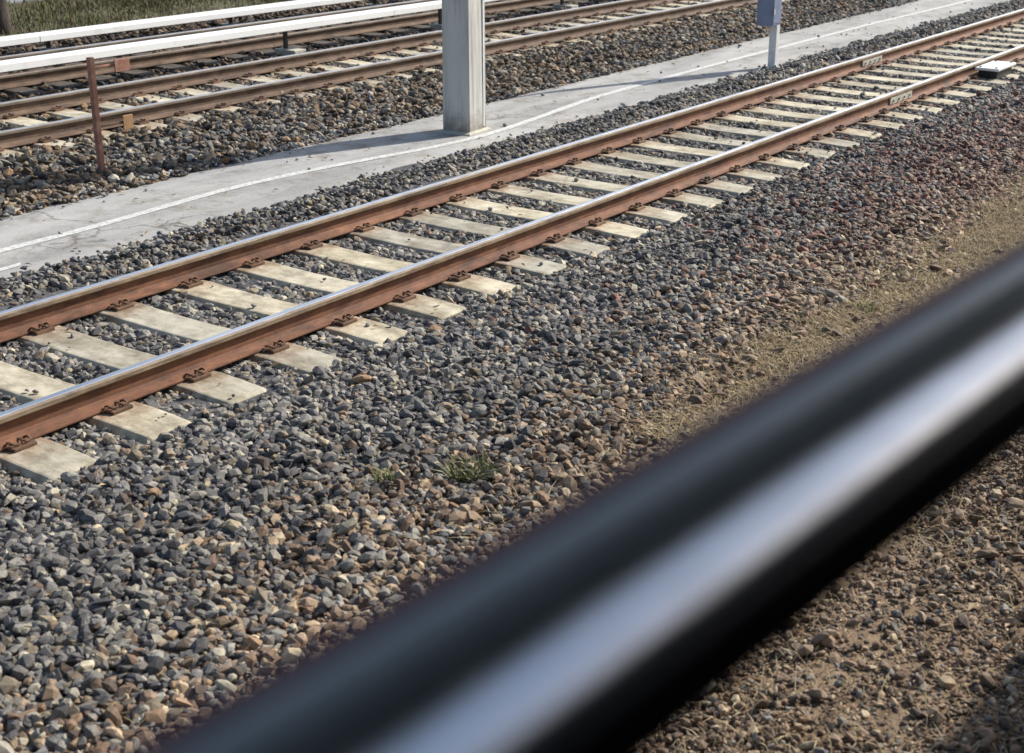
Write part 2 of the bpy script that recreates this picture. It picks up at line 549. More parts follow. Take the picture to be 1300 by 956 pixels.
GREY = np.array([(0.135, 0.135, 0.138), (0.205, 0.205, 0.200), (0.088, 0.089, 0.097), (0.062, 0.063, 0.070), (0.27, 0.26, 0.23), (0.18, 0.155, 0.12), (0.36, 0.34, 0.28)])
GREY_W = [0.24, 0.19, 0.21, 0.13, 0.10, 0.10, 0.03]
BROWN = np.array([(0.20, 0.15, 0.11), (0.135, 0.095, 0.07), (0.30, 0.235, 0.17), (0.08, 0.062, 0.052), (0.22, 0.15, 0.10), (0.19, 0.18, 0.17), (0.43, 0.37, 0.27)])
BROWN_W = [0.25, 0.2, 0.16, 0.14, 0.09, 0.1, 0.06]
RED_VEIL = np.array([(0.17, 0.088, 0.07), (0.12, 0.066, 0.055), (0.22, 0.125, 0.10), (0.08, 0.05, 0.048)])  # red window reflection, put into the stone colours
FARB = np.array([(0.19, 0.145, 0.10), (0.10, 0.08, 0.062), (0.29, 0.24, 0.18), (0.05, 0.042, 0.036), (0.26, 0.165, 0.095), (0.17, 0.17, 0.16), (0.38, 0.37, 0.33)])
FARB_W = [0.25, 0.22, 0.14, 0.17, 0.08, 0.09, 0.05]
DARK = np.array([(0.06, 0.045, 0.034), (0.035, 0.028, 0.024), (0.12, 0.085, 0.055), (0.022, 0.019, 0.018), (0.17, 0.125, 0.085)])


def pick(pal, wts, n):
    return pal[RNG.choice(len(pal), n, p=None if wts is None else np.array(wts) / sum(wts))]


def bed(name, label, x0, x1, y0, y1, dens, size, palette, seeds, zoff=0.0, keep=None, lift=0.6, m=240):
    n = int((x1 - x0) * (y1 - y0) * dens)
    X = RNG.uniform(x0, x1, n); Y = RNG.uniform(y0, y1, n)
    ok = in_view(X, Y, -0.2, m)
    if keep is not None: ok &= keep(X, Y)
    X, Y = X[ok], Y[ok]; n = len(X)
    # the stones lie between the sleepers, hardly any on top of them
    sink = np.zeros(n)
    on = np.zeros(n, bool)
    for yc, x0_, pit in TRACKS:
        inside = np.abs(Y - yc) < 1.31
        dx = np.abs((X - x0_ + pit / 2) % pit - pit / 2)
        on |= inside & (dx < 0.172)
        sink += inside * 0.018
        sink += (np.abs(Y - yc) >= 1.31) * (np.abs(Y - yc) < 1.7) * 0.010
    ok = ~on
    X, Y, sink = X[ok], Y[ok], sink[ok]; n = len(X)
    s = size * np.clip(RNG.lognormal(0, 0.30, n), 0.5, 1.9)
    hill = (vnoise(X, Y, 1.7, 3) - 0.5) * 0.03 + (vnoise(X, Y, 6, 5) - 0.5) * 0.012
    Z = zg(Y) + hill * np.where(sink > 0.001, 0.3, 1) - sink + zoff + RNG.uniform(-0.1, lift, n) * s
    scl = np.stack([s * RNG.uniform(0.8, 1.35, n), s * RNG.uniform(0.6, 0.95, n), s * RNG.uniform(0.45, 0.8, n)], 1) * 0.62
    rot = np.stack([RNG.uniform(-0.7, 0.7, n), RNG.uniform(-0.7, 0.7, n), RNG.uniform(0, 6.283, n)], 1)
    band = 0.74 + 0.52 * (0.6 * vnoise(X * 0.35, Y * 1.6, 1.5, 61) + 0.4 * vnoise(X * 0.6, Y * 2.2, 3.1, 62))
    col = palette(X, Y) * band[:, None] * np.array([1.05, 1.0, 0.93]) * RNG.uniform(0.80, 1.20, (n, 1))
    return scatter(name, label, X, Y, Z, scl, rot, RNG.integers(0, len(seeds), n), col, seeds)


def pal_near(X, Y):
    n = len(X)
    c = pick(GREY, GREY_W, n)
    b = pick(BROWN, BROWN_W, n)
    patch = vnoise(X * 0.7, Y, 0.9, 11)
    pb = np.clip((4.55 - Y) / 1.1 + (patch - 0.5) * 0.9, 0.05, 0.97)
    pb = np.where(Y > 5.6, 0.05, pb)
    pb = np.where(X > 6, np.clip(pb + (X - 6) * 0.04 * (Y < 5), 0, 1), pb)
    c = np.where((RNG.random(n) < pb)[:, None], b, c)
    d = np.exp(-(((X - 15.5) / 4.2) ** 2 + ((Y - 4.5) / 1.3) ** 2))  # oval where the pane's red reflection is painted onto the stones
    c = np.where((RNG.random(n) < d * 0.62)[:, None], pick(RED_VEIL, None, n), c)
    return c


def pal_far(X, Y):
    n = len(X)
    c = pick(FARB, FARB_W, n)
    g = pick(GREY, GREY_W, n)
    pg = np.clip(0.15 + (vnoise(X, Y * 2, 0.6, 4) - 0.5) * 0.9 + (X < 10) * 0.15, 0.02, 0.8)
    c = np.where((RNG.random(n) < pg)[:, None], g, c)
    return c * 0.86


def pal_dark(X, Y):
    return pick(DARK, None, len(X))


def pal_grit(X, Y):
    return pick(BROWN, BROWN_W, len(X)) * 1.15


def pal_edge(X, Y):
    return pick(GREY, GREY_W, len(X)) * 1.2


def soil_gap(X, Y):
    """the stones thin out where sand and straw lie next to the train"""
    v = vnoise(X * 0.5, Y, 1.3, 21)
    edge = 3.35 + 0.40 * np.clip((X - 6) / 3, 0, 1)
    return RNG.random(len(X)) < np.clip((Y - edge) / 0.5 + (v - 0.5) * 1.5 + 0.1, 0.10, 1.0)


TRACKS = [(7.104, 4.861, 0.652), (13.914, 11.58, 0.65), (17.21, 11.0, 0.65)]
SEEDS = [3, 11, 23, 37, 51, 68, 77, 90]
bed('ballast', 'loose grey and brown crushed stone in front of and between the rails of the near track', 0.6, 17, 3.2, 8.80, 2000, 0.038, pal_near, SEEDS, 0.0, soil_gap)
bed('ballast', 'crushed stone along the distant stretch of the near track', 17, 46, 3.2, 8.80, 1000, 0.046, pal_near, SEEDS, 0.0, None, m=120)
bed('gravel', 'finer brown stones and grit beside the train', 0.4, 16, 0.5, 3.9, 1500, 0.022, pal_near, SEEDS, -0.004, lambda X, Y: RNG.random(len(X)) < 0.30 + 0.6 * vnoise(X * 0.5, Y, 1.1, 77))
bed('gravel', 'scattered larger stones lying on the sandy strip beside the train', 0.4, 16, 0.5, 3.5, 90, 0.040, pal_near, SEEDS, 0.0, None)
bed('grit', 'fine brown grit covering the sandy soil beside the train', 0.4, 12, 0.5, 3.9, 4500, 0.0105, pal_grit, SEEDS, -0.004, None, m=60)
bed('ballast', 'brown and orange crushed stone bank between the path and the middle track', 5, 44, 10.38, 12.8, 900, 0.047, pal_far, SEEDS, 0.0, None, 1.0)
bed('ballast', 'crushed stone between the sleepers of the middle track', 7, 46, 12.8, 15.1, 650, 0.051, pal_far, SEEDS, 0.0, None, m=120)
bed('ballast', 'oily dark stones around the covered conductor rails', 9, 46, 15.1, 20.6, 330, 0.062, pal_dark, SEEDS, 0.0, None, m=60)


def spill(X, Y):
    e = np.minimum(np.abs(Y - 8.62), np.abs(Y - 10.45))
    return RNG.random(len(X)) < np.exp(-e / 0.065) + 0.003


def bed_path():
    n = 42000
    X = RNG.uniform(3, 42, n); Y = RNG.uniform(8.55, 10.5, n)
    ok = in_view(X, Y) & spill(X, Y)
    X, Y = X[ok], Y[ok]; n = len(X)
    s = 0.028 * np.clip(RNG.lognormal(0, 0.35, n), 0.4, 1.9)
    Z = -0.094 + 0.2 * s
    scl = np.stack([s, s * 0.8, s * 0.55], 1) * 0.62
    rot = np.stack([RNG.uniform(-0.4, 0.4, n), RNG.uniform(-0.4, 0.4, n), RNG.uniform(0, 6.28, n)], 1)
    scatter('gravel', 'stray stones spilled over the ragged edges of the asphalt path', X, Y, Z, scl, rot, RNG.integers(0, 8, n), pal_edge(X, Y), SEEDS)


bed_path()


def grit():
    xs_, ys_, zs_ = [], [], []
    for yc, x0_, pit in TRACKS[:2]:
        for k in range(-4, 50):
            for _ in range(RNG.integers(3, 14)):
                xs_.append(x0_ + k * pit + RNG.uniform(-0.14, 0.14)); 
                v = RNG.uniform(0, 1) ** 0.5 * 1.27 * (1 if RNG.random() < 0.5 else -1)
                ys_.append(yc + (v if RNG.random() < 0.6 else RNG.uniform(-1.25, 1.25))); zs_.append(-0.174)
    X, Y, Z = map(np.array, (xs_, ys_, zs_))
    ok = (np.abs(np.abs(Y - np.where(Y > 10, 13.914, 7.104)) - 0.7535) > 0.19)
    X, Y, Z = X[ok], Y[ok], Z[ok]; n = len(X)
    s = 0.024 * np.clip(RNG.lognormal(0, 0.4, n), 0.4, 2.0)
    scl = np.stack([s, s * 0.8, s * 0.6], 1) * 0.62
    rot = np.stack([RNG.uniform(-0.4, 0.4, n), RNG.uniform(-0.4, 0.4, n), RNG.uniform(0, 6.28, n)], 1)
    scatter('gravel', 'few small stones lying on top of the concrete sleepers', X, Y, Z, scl, rot, RNG.integers(0, 8, n), pal_edge(X, Y), SEEDS)


grit()


# ------------------------------------------------------------------ blades of dry and green grass
def blades(name, label, pts, hmin, hmax, pal, width=0.004, lean=0.6):
    n = len(pts)
    ang = RNG.uniform(0, 6.283, n)
    h = RNG.uniform(hmin, hmax, n)
    ld = RNG.uniform(0.1, lean, n) * h
    u = np.stack([np.cos(ang), np.sin(ang), np.zeros(n)], 1)
    v = np.stack([-np.sin(ang), np.cos(ang), np.zeros(n)], 1)
    up = np.array([0, 0, 1.0])
    wd = (width * RNG.uniform(0.6, 1.3, n))[:, None]
    P = np.asarray(pts)
    a = P - v * wd; b = P + v * wd
    mid = P + u * (ld * 0.35)[:, None] + up * (h * 0.6)[:, None]
    c = mid - v * wd * 0.7; d = mid + v * wd * 0.7
    tip = P + u * ld[:, None] + up * (h * RNG.uniform(0.75, 1.0, n))[:, None]
    V = np.stack([a, b, d, c, tip], 1).reshape(-1, 3)
    i = np.arange(n)[:, None] * 5
    q = np.concatenate([i, i + 1, i + 2, i + 3], 1)
    t = np.concatenate([i + 3, i + 2, i + 4], 1)
    me = bpy.data.meshes.new(name)
    me.vertices.add(len(V)); me.vertices.foreach_set('co', V.astype(np.float32).ravel())
    loops = np.concatenate([q, t], 1).ravel()
    me.loops.add(len(loops)); me.loops.foreach_set('vertex_index', loops.astype(np.int32))
    me.polygons.add(2 * n)
    ls = np.stack([np.arange(n) * 7, np.arange(n) * 7 + 4], 1).ravel()
    me.polygons.foreach_set('loop_start', ls.astype(np.int32))
    me.update(calc_edges=True)
    ca = me.attributes.new('col', 'FLOAT_COLOR', 'POINT')
    cc = np.repeat(pick(np.array(pal), None, n) * RNG.uniform(0.7, 1.2, (n, 1)), 5, axis=0)
    ca.data.foreach_set('color', np.concatenate([cc, np.ones((len(cc), 1))], 1).astype(np.float32).ravel())
    me.materials.append(M['blade'])
    return bpy.data.objects.new(name, me)


STRAW = [(0.42, 0.34, 0.19), (0.34, 0.27, 0.15), (0.25, 0.18, 0.10), (0.50, 0.42, 0.28), (0.34, 0.25, 0.15)]
GREEN = [(0.085, 0.10, 0.03), (0.12, 0.13, 0.04), (0.06, 0.065, 0.03), (0.17, 0.14, 0.08), (0.22, 0.17, 0.11), (0.12, 0.09, 0.06)]
# straw strip beside the train
n = 150000
X = RNG.uniform(1.2, 26, n); Y = RNG.uniform(0.7, 4.1, n)
dv = vnoise(X * 0.6, Y * 1.4, 1.6, 31) * 0.6 + vnoise(X, Y, 5, 32) * 0.4
k = in_view(X, Y) & (RNG.random(n) < np.clip((dv - 0.36) * 3.2, 0.03, 1) * np.clip((3.95 + 0.25 * np.clip((X - 6) / 3, 0, 1) - Y) / 0.6, 0, 1) * np.clip((Y - 1.2) / 1.4, 0.25, 1))
o = blades('dry_grass', None, np.stack([X[k], Y[k], zg(Y[k]) + 0.004], 1), 0.015, 0.07, STRAW, 0.0026, 3.2)
link(o); tag(o, 'flattened straw coloured dry grass on the sandy strip beside the train', None, None, 'stuff')
n = 70000
X = RNG.uniform(6.5, 20, n); Y = RNG.normal(3.42, 0.24, n)
k = in_view(X, Y) & (RNG.random(n) < 0.35 + 0.65 * vnoise(X, Y, 2.2, 55)) & (Y > 2.5)
o = blades('dry_grass', None, np.stack([X[k], Y[k], zg(Y[k]) + 0.012], 1), 0.015, 0.06, STRAW, 0.0028, 3.5)
link(o); tag(o, 'pale matted straw strip just above the window bar towards the right edge', None, None, 'stuff')
# verge grass
n = 90000
X = RNG.uniform(8, 40, n); Y = RNG.uniform(20.5, 24.0, n)
dv = vnoise(X, Y, 0.7, 41)
k = in_view(X, Y, -0.1, 200) & (RNG.random(n) < 0.25 + dv * 0.75)
o = blades('grass', None, np.stack([X[k], Y[k], -0.19 + (Y[k] - 20.3) * 0.046 - 0.03], 1), 0.05, 0.17, GREEN, 0.008, 0.9)
link(o); tag(o, 'short green and yellowed grass growing on the far verge', None, None, 'stuff')

# ------------------------------------------------------------------ weeds
def weed(x, y, r, n, label, pal=None):
    a = RNG.uniform(0, 6.283, n); rr = r * np.sqrt(RNG.random(n)) * 0.6
    P = np.stack([rr * np.cos(a), rr * np.sin(a), np.zeros(n)], 1)
    o = blades('weed', None, P, 0.03, 0.11, pal or [(0.12, 0.14, 0.06), (0.18, 0.19, 0.09), (0.27, 0.26, 0.14), (0.10, 0.11, 0.05)], 0.005, 1.4)
    o.location = (x, y, float(zg(y)) + 0.0)
    link(o); tag(o, label, 'weed')


weed(5.45, 4.13, 0.19, 420, 'pale green weed tuft among the stones, between the near track and the black window bar')
weed(5.1, 4.42, 0.09, 90, 'small sprig of weed just behind the larger pale green tuft')
weed(9.4, 3.55, 0.14, 160, 'yellowish weed at the edge of the straw strip right of centre', [(0.3, 0.27, 0.12), (0.2, 0.2, 0.08), (0.38, 0.33, 0.18)])

# ------------------------------------------------------------------ tracks
def rail_profile():
    """half section of a flat-bottom rail, y outwards, z from the top"""
    h = [(0.0, 0.0), (0.021, -0.0008), (0.031, -0.0045), (0.036, -0.014), (0.037, -0.037), (0.026, -0.046), (0.0105, -0.056),
         (0.0082, -0.085), (0.0095, -0.125), (0.018, -0.143), (0.045, -0.153), (0.073, -0.160), (0.075, -0.165), (0.075, -0.172)]
    zones = [0, 0, 1, 1, 1, 1, 2, 2, 2, 2, 2, 2, 2]   # material of each segment on a side
    ring = [(y, z) for y, z in h]
    left = [(-y, z) for y, z in reversed(h[1:])]
    mi = zones + [2] + list(reversed(zones))
    return ring + left, mi


PROF, PMI = rail_profile()
X0, X1 = -8.0, 95.0


def rail_bm():
    bm = bmesh.new()
    rings = []
    for x in (X0, X1):
        rings.append([(x, y, z) for y, z in PROF])
    sweep(bm, rings, mi=PMI)
    bmesh.ops.recalc_face_normals(bm, faces=bm.faces[:])
    return bm


def sleeper_mesh():
    bm = bmesh.new()
    # (y, top half width, bottom half width, top z)
    secs = [(-1.30, 0.135, 0.178, -0.030), (-1.275, 0.150, 0.182, -0.014), (-1.05, 0.155, 0.185, -0.004), (-0.92, 0.155, 0.185, 0.0), (-0.58, 0.155, 0.185, 0.0),
            (-0.45, 0.152, 0.182, -0.006), (-0.15, 0.148, 0.178, -0.012), (0.15, 0.148, 0.178, -0.012), (0.45, 0.152, 0.182, -0.006), (0.58, 0.155, 0.185, 0.0),
            (0.92, 0.155, 0.185, 0.0), (1.05, 0.155, 0.185, -0.004), (1.275, 0.150, 0.182, -0.014), (1.30, 0.135, 0.178, -0.030)]
    rings = []
    for y, a, b, z in secs:
        rings.append([(-b, y, -0.20), (-b, y, -0.05), (-a - 0.010, y, z - 0.012), (-a, y, z - 0.003), (-a + 0.012, y, z), (a - 0.012, y, z), (a, y, z - 0.003), (a + 0.010, y, z - 0.012), (b, y, -0.05), (b, y, -0.20)])
    sweep(bm, rings)
    bmesh.ops.recalc_face_normals(bm, faces=bm.faces[:])
    me = bpy.data.meshes.new('sleeper')
    bm.to_mesh(me); bm.free()
    me.materials.append(M['sleeper'])
    return me


def clip_mesh():
    """bent spring clip with its bolt and the angled guide plate; local x along the rail, +y away from it"""
    bm = bmesh.new()
    box(bm, -0.075, 0.075, 0.080, 0.150, -0.004, 0.022, 0.006)
    tube(bm, [(-0.055, 0.060, 0.030), (-0.060, 0.090, 0.042), (-0.052, 0.125, 0.034), (-0.020, 0.130, 0.034), (-0.010, 0.095, 0.040), (0.010, 0.095, 0.040), (0.020, 0.130, 0.034),
              (0.052, 0.125, 0.034), (0.060, 0.090, 0.042), (0.055, 0.060, 0.030)], 0.0075, 5)
    tube(bm, [(0, 0.100, 0.02), (0, 0.100, 0.058)], 0.016, 6)
    bmesh.ops.recalc_face_normals(bm, faces=bm.faces[:])
    me = bpy.data.meshes.new('rail_clip')
    bm.to_mesh(me); bm.free()
    me.materials.append(M['clip'])
    return me


def pad_mesh():
    bm = bmesh.new()
    box(bm, -0.09, 0.09, -0.082, 0.082, -0.001, 0.0075)
    me = bpy.data.meshes.new('rail_pad')
    bm.to_mesh(me); bm.free()
    me.materials.append(M['pad'])
    return me


SLM, CLM, PDM = sleeper_mesh(), clip_mesh(), pad_mesh()
SLD = SLM.copy()
SLD.materials[0] = mottled('oily_dark_sleeper', [(0.3, (0.03, 0.025, 0.02)), (0.55, (0.08, 0.065, 0.05)), (0.8, (0.15, 0.125, 0.095))], 5, 0.85)
HG = 0.7535   # half the distance between rail centres


def track(yc, label, mats,  x_first, pitch, x_from, x_to, clips=True, long_every=0):
    t = empty('railway_track', (0, yc, 0))
    tag(t, label, 'railway track')
    for s in (-1, 1):
        r = build('rail', rail_bm(), mats, t)
        r.location = (0, s * HG, 0)
    k0 = math.floor((x_from - x_first) / pitch)
    x = x_first + k0 * pitch
    i = 0
    while x < x_to:
        sl = link(bpy.data.objects.new('sleeper', SLM if clips else SLD), t)
        sl.location = (x + random.uniform(-0.008, 0.008), random.uniform(-0.02, 0.02), -0.1795)
        sl.rotation_euler = (0, 0, random.uniform(-0.012, 0.012))
        if clips and x < 34:
            for s in (-1, 1):
                p = link(bpy.data.objects.new('rail_pad', PDM), sl)
                p.location = (0, s * HG, 0.0)
                for q in (-1, 1):
                    c = link(bpy.data.objects.new('rail_clip', CLM), sl)
                    c.location = (0, s * HG, 0)
                    if q < 0: c.rotation_euler = (0, 0, math.pi)
        x += pitch
        i += 1
    return t


near = track(7.104, 'near railway track with orange rusted rails on pale concrete sleepers, closest to the train', [M['polish'], M['headside'], M['rust']], 4.861, 0.652, 1.0, 70)
mid = track(13.914, 'middle railway track with brown rails, behind the concrete mast and the path', [M['polish'], M['headside_dark'], M['rust_dark']], 11.58, 0.65, 4.0, 70)
far = track(17.21, 'farthest railway track, mostly hidden between the two white conductor rail covers', [M['polish'], M['headside_dark'], M['rust_dark']], 11.0, 0.65, 8.0, 60, clips=False)
nr = sorted([c for c in far.children if c.name.startswith('rail')], key=lambda c: c.location.y)[0]
nr.data.materials[0] = M['rust_dark']
nr['label'] = 'dull brown unpolished rail'
for q in (near, mid, far): q['group'] = 'parallel railway tracks'

# rail joints: bolted plates against the web
def joint(track_, x, yl, s, label):
    """s: side of the rail the plate lies on"""
    bm = bmesh.new()
    y = yl + s * 0.020
    box(bm, x - 0.36, x + 0.36, y - 0.010, y + 0.010, -0.138, -0.052, 0.004)
    for k in (-0.27, -0.09, 0.09, 0.27):
        tube(bm, [(x + k, y, -0.095), (x + k, y + s * 0.030, -0.095)], 0.017, 6)
    o = build('joint_plate', bm, M['stub'], track_)
    o['label'] = label
    return o


joint(near, 20.1, HG, -1, 'grey bolted joint plate on the far rail')
joint(near, 17.3, -HG, -1, 'grey bolted joint plate on the near rail')

# white topped box against the near rail
t = empty('track_sensor', (20.35, 6.12, -0.16))
tag(t, 'small box with bright white lid fixed against the near rail at the right edge', 'trackside box')
bm = bmesh.new(); box(bm, -0.33, 0.33, -0.13, 0.13, -0.04, 0.085, 0.012); build('base', bm, M['black'], t)
bm = bmesh.new(); box(bm, -0.40, 0.40, -0.165, 0.165, 0.087, 0.125, 0.010); build('lid', bm, M['whitebox'], t)
for sx in (-0.33, 0.33):
    for sy in (-0.11, 0.11):
        bm = bmesh.new(); tube(bm, [(sx, sy, 0.125), (sx, sy, 0.138)], 0.016, 6); build('bolt', bm, M['clip'], t)
bm = bmesh.new(); box(bm, -0.06, 0.06, 0.125, 0.235, -0.012, 0.018, 0.004); build('bracket', bm, M['clip'], t)
bm = bmesh.new(); tube(bm, [(-0.32, -0.02, 0.0), (-0.6, -0.05, -0.05), (-1.2, -0.10, -0.04), (-1.9, -0.02, -0.05), (-2.2, 0.10, -0.05)], 0.014, 7); build('cable', bm, M['black'], t, True)

# ------------------------------------------------------------------ covered conductor rails
def conductor(y0, y1, zt, zb, x0, x1, label, first, step):
    t = empty('conductor_rail', (0, y0, zt))
    tag(t, label, 'conductor rail', 'white covered conductor rails')
    d = y1 - y0; h = zt - zb
    th = 0.012
    L_ = 4.8
    x = x0
    proto = None
    while x < x1:
        if proto is None:
            bm = bmesh.new()
            sec = [(0, -h), (0, -0.012), (0.012, 0), (d - 0.012, 0.003), (d, -0.009), (d, -h), (d - th, -h), (d - th, -0.018), (th, -0.018), (th, -h)]
            sweep(bm, [[(0.004, a, b) for a, b in sec], [(L_ - 0.004, a, b) for a, b in sec]])
            bmesh.ops.recalc_face_normals(bm, faces=bm.faces[:])
            o = build('cover_board', bm, M['white'], t); proto = o.data
        else:
            o = link(bpy.data.objects.new('cover_board', proto), t)
        o.location = (x, random.uniform(-0.004, 0.004), random.uniform(-0.005, 0.003))
        x += L_
    bm = bmesh.new(); box(bm, x0, x1, d / 2 - 0.035, d / 2 + 0.035, -h - 0.03, -0.035, 0.004); build('live_rail', bm, M['rust_dark'], t)
    arm = stub = None
    x = first
    while x < x1:
        if arm is None:
            bm = bmesh.new()
            box(bm, -0.03, 0.03, d + 0.002, d + 0.052, -zt - 0.16, -0.03, 0.004)
            box(bm, -0.028, 0.028, d / 2, d + 0.004, -0.034, -0.020, 0.002)
            a = build('support_arm', bm, M['black'], t); arm = a.data
            bm = bmesh.new(); box(bm, -0.13, 0.13, -0.02, d + 0.16, -zt - 0.26, -zt - 0.125, 0.012)
            s = build('support_block', bm, M['stub'], t); stub = s.data
        else:
            a = link(bpy.data.objects.new('support_arm', arm), t); s = link(bpy.data.objects.new('support_block', stub), t)
        a.location = (x, 0, 0); s.location = (x, 0, 0)
        x += step
    return t


conductor(15.60, 15.86, 0.289, 0.189, 4.2, 62, 'white covered conductor rail just behind the middle track, the lower of the two white bands', 16.3, 3.9)
conductor(18.60, 18.93, 0.135, 0.038, 4.2, 62, 'white covered conductor rail beyond the farthest track, the upper of the two white bands', 14.2, 3.9)

# ------------------------------------------------------------------ mast
t = empty('concrete_mast', (12.43, 9.46, -0.10))
tag(t, 'tall square grey concrete mast standing on the asphalt path', 'mast')
t.rotation_euler = (0, 0, R(6))
bm = bmesh.new()
rings = []
for z in [-0.25, 0.0, 0.4, 0.9, 1.6, 2.6, 4.0, 5.8, 8.2]:
    a = 0.172 - 0.004 * max(z, 0)
    b = a + 0.022
    c = 0.022
    rings.append([(b - c, -a, z), (b, -a + c, z), (b, a - c, z), (b - c, a, z), (-b + c, a, z), (-b, a - c, z), (-b, -a + c, z), (-b + c, -a, z)])
sweep(bm, rings)
bmesh.ops.recalc_face_normals(bm, faces=bm.faces[:])
build('column', bm, M['mast'], t)
bm = bmesh.new()
box(bm, 0.11, 0.14, -0.1765, -0.1715, 0.05, 3.2, 0.0015)
build('earthing_strip', bm, M['galv'], t)
bm = bmesh.new()
sweep(bm, [[(sx * (0.196 if k else 0.235), sy * (0.174 if k else 0.210), z) for sx, sy in ((1, -1), (1, 1), (-1, 1), (-1, -1))] for k, z in ((0, -0.02), (0, 0.012), (1, 0.03))])
bmesh.ops.recalc_face_normals(bm, faces=bm.faces[:])
build('mortar_collar', bm, M['stub'], t)

# ------------------------------------------------------------------ signal post with blue-grey box
t = empty('signal_post', (18.72, 8.76, -0.10))
tag(t, 'slim pale grey post carrying a blue-grey box, on the front edge of the path', 'post')
bm = bmesh.new(); box(bm, -0.055, 0.055, -0.055, 0.055, -0.2, 3.6, 0.012); build('pole', bm, M['galv'], t)
bm = bmesh.new(); box(bm, -0.36, -0.075, -0.12, 0.12, 0.60, 1.65, 0.02); b = build('box', bm, M['bluegrey'], t)
bm = bmesh.new(); box(bm, -0.375, -0.06, -0.135, 0.135, 1.652, 1.69, 0.008); build('roof', bm, M['bluegrey'], b)
bm = bmesh.new(); box(bm, -0.335, -0.10, -0.128, -0.122, 0.64, 1.60, 0.002); build('door', bm, M['bluegrey'], b)
for z in (0.76, 1.10, 1.44):
    bm = bmesh.new(); box(bm, -0.345, -0.325, -0.142, -0.1285, z, z + 0.07, 0.003); build('hinge', bm, M['galv'], b)
bm = bmesh.new(); box(bm, -0.135, -0.115, -0.150, -0.1285, 1.02, 1.14, 0.004); build('handle', bm, M['galv'], b)
for sx in (-0.08, 0.08):
    for sy in (-0.08, 0.08):
        bm = bmesh.new(); tube(bm, [(sx, sy, 0.012), (sx, sy, 0.045)], 0.012, 6); build('bolt', bm, M['clip'], t)
for z in (0.8, 1.45):
    bm = bmesh.new(); box(bm, -0.078, 0.062, -0.062, 0.062, z, z + 0.035, 0.003); build('clamp', bm, M['galv'], t)
bm = bmesh.new(); box(bm, -0.11, 0.11, -0.11, 0.11, -0.03, 0.012, 0.004); build('base_plate', bm, M['galv'], t)

# ------------------------------------------------------------------ orange marker post
t = empty('marker_post', (8.75, 11.08, -0.2))
tag(t, 'faded orange-red marker post with small side plates on the stones left of the mast', 'marker post')
bm = bmesh.new(); box(bm, -0.027, 0.027, -0.027, 0.027, -0.1, 1.19, 0.006); build('post', bm, M['orange'], t)
bm = bmesh.new(); box(bm, 0.034, 0.42, -0.008, 0.008, 1.085, 1.105, 0.002); build('arm', bm, M['orange'], t)
bm = bmesh.new(); box(bm, 0.26, 0.44, -0.030, -0.014, 1.02, 1.14, 0.004); build('top_plate', bm, M['orange'], t)
bm = bmesh.new(); box(bm, 0.034, 0.40, -0.010, 0.010, 0.52, 0.545, 0.003); build('arm', bm, M['clip'], t)
bm = bmesh.new(); box(bm, 0.30, 0.42, -0.026, -0.012, 0.46, 0.60, 0.004); b = build('lower_plate', bm, M['amber'], t); b['label'] = 'amber lower plate'
bm = bmesh.new(); box(bm, -0.16, 0.16, -0.16, 0.16, -0.05, 0.07, 0.02); b = build('foot', bm, M['orange'], t)

# ------------------------------------------------------------------ tree at the far left
def tree(x, y, z):
    t = empty('tree', (x, y, z))
    tag(t, 'dark tree trunk rising on the far grassy verge in the top left corner', 'tree')
    rnd = random.Random(5)
    bm = bmesh.new()
    pts = [Vector((0.03 * math.sin(i * 1.3), 0.03 * math.cos(i), -0.2 + i * 0.5)) for i in range(12)]
    rad = [0.24 if i == 0 else 0.17 - i * 0.009 for i in range(12)]
    tube(bm, pts, rad, 14)
    tr = build('trunk', bm, M['bark'], t, True)
    bm = bmesh.new()
    tips = []
    for k in range(13):
        b = pts[4 + k % 7]; a = k * 2.4
        ln = rnd.uniform(1.5, 2.6)
        p = [b]
        for j in range(1, 6):
            a += rnd.uniform(-0.3, 0.3)
            p.append(p[-1] + Vector((math.cos(a), math.sin(a), 0.55 + 0.12 * j)) * (ln / 5))
            tips.append(p[-1])
        tube(bm, p, [0.07, 0.055, 0.04, 0.03, 0.02, 0.01], 6)
    build('limbs', bm, M['bark'], t, True)
    P, V = [], []
    bm = bmesh.new()
    for tp in tips:
        for _ in range(75):
            c = tp + Vector((rnd.gauss(0, 0.34), rnd.gauss(0, 0.34), rnd.gauss(0.1, 0.3)))
            u = Vector((rnd.gauss(0, 1), rnd.gauss(0, 1), rnd.gauss(0, 1))).normalized()
            v = u.orthogonal().normalized()
            s = rnd.uniform(0.03, 0.055)
            bm.faces.new([bm.verts.new(c + u * s * 1.4), bm.verts.new(c + v * s), bm.verts.new(c - u * s * 1.4), bm.verts.new(c - v * s)])
    cr = build('crown', bm, M['leaf'], t)


lt = NT('tree_leaf')
lt.set(lt.ramp(lt.noise(lt.pos(), 3, 4), [(0.3, (0.045, 0.07, 0.02)), (0.7, (0.11, 0.14, 0.04))]), 0.6)
M['leaf'] = lt.m
tree(15.05, 21.35, -0.15)

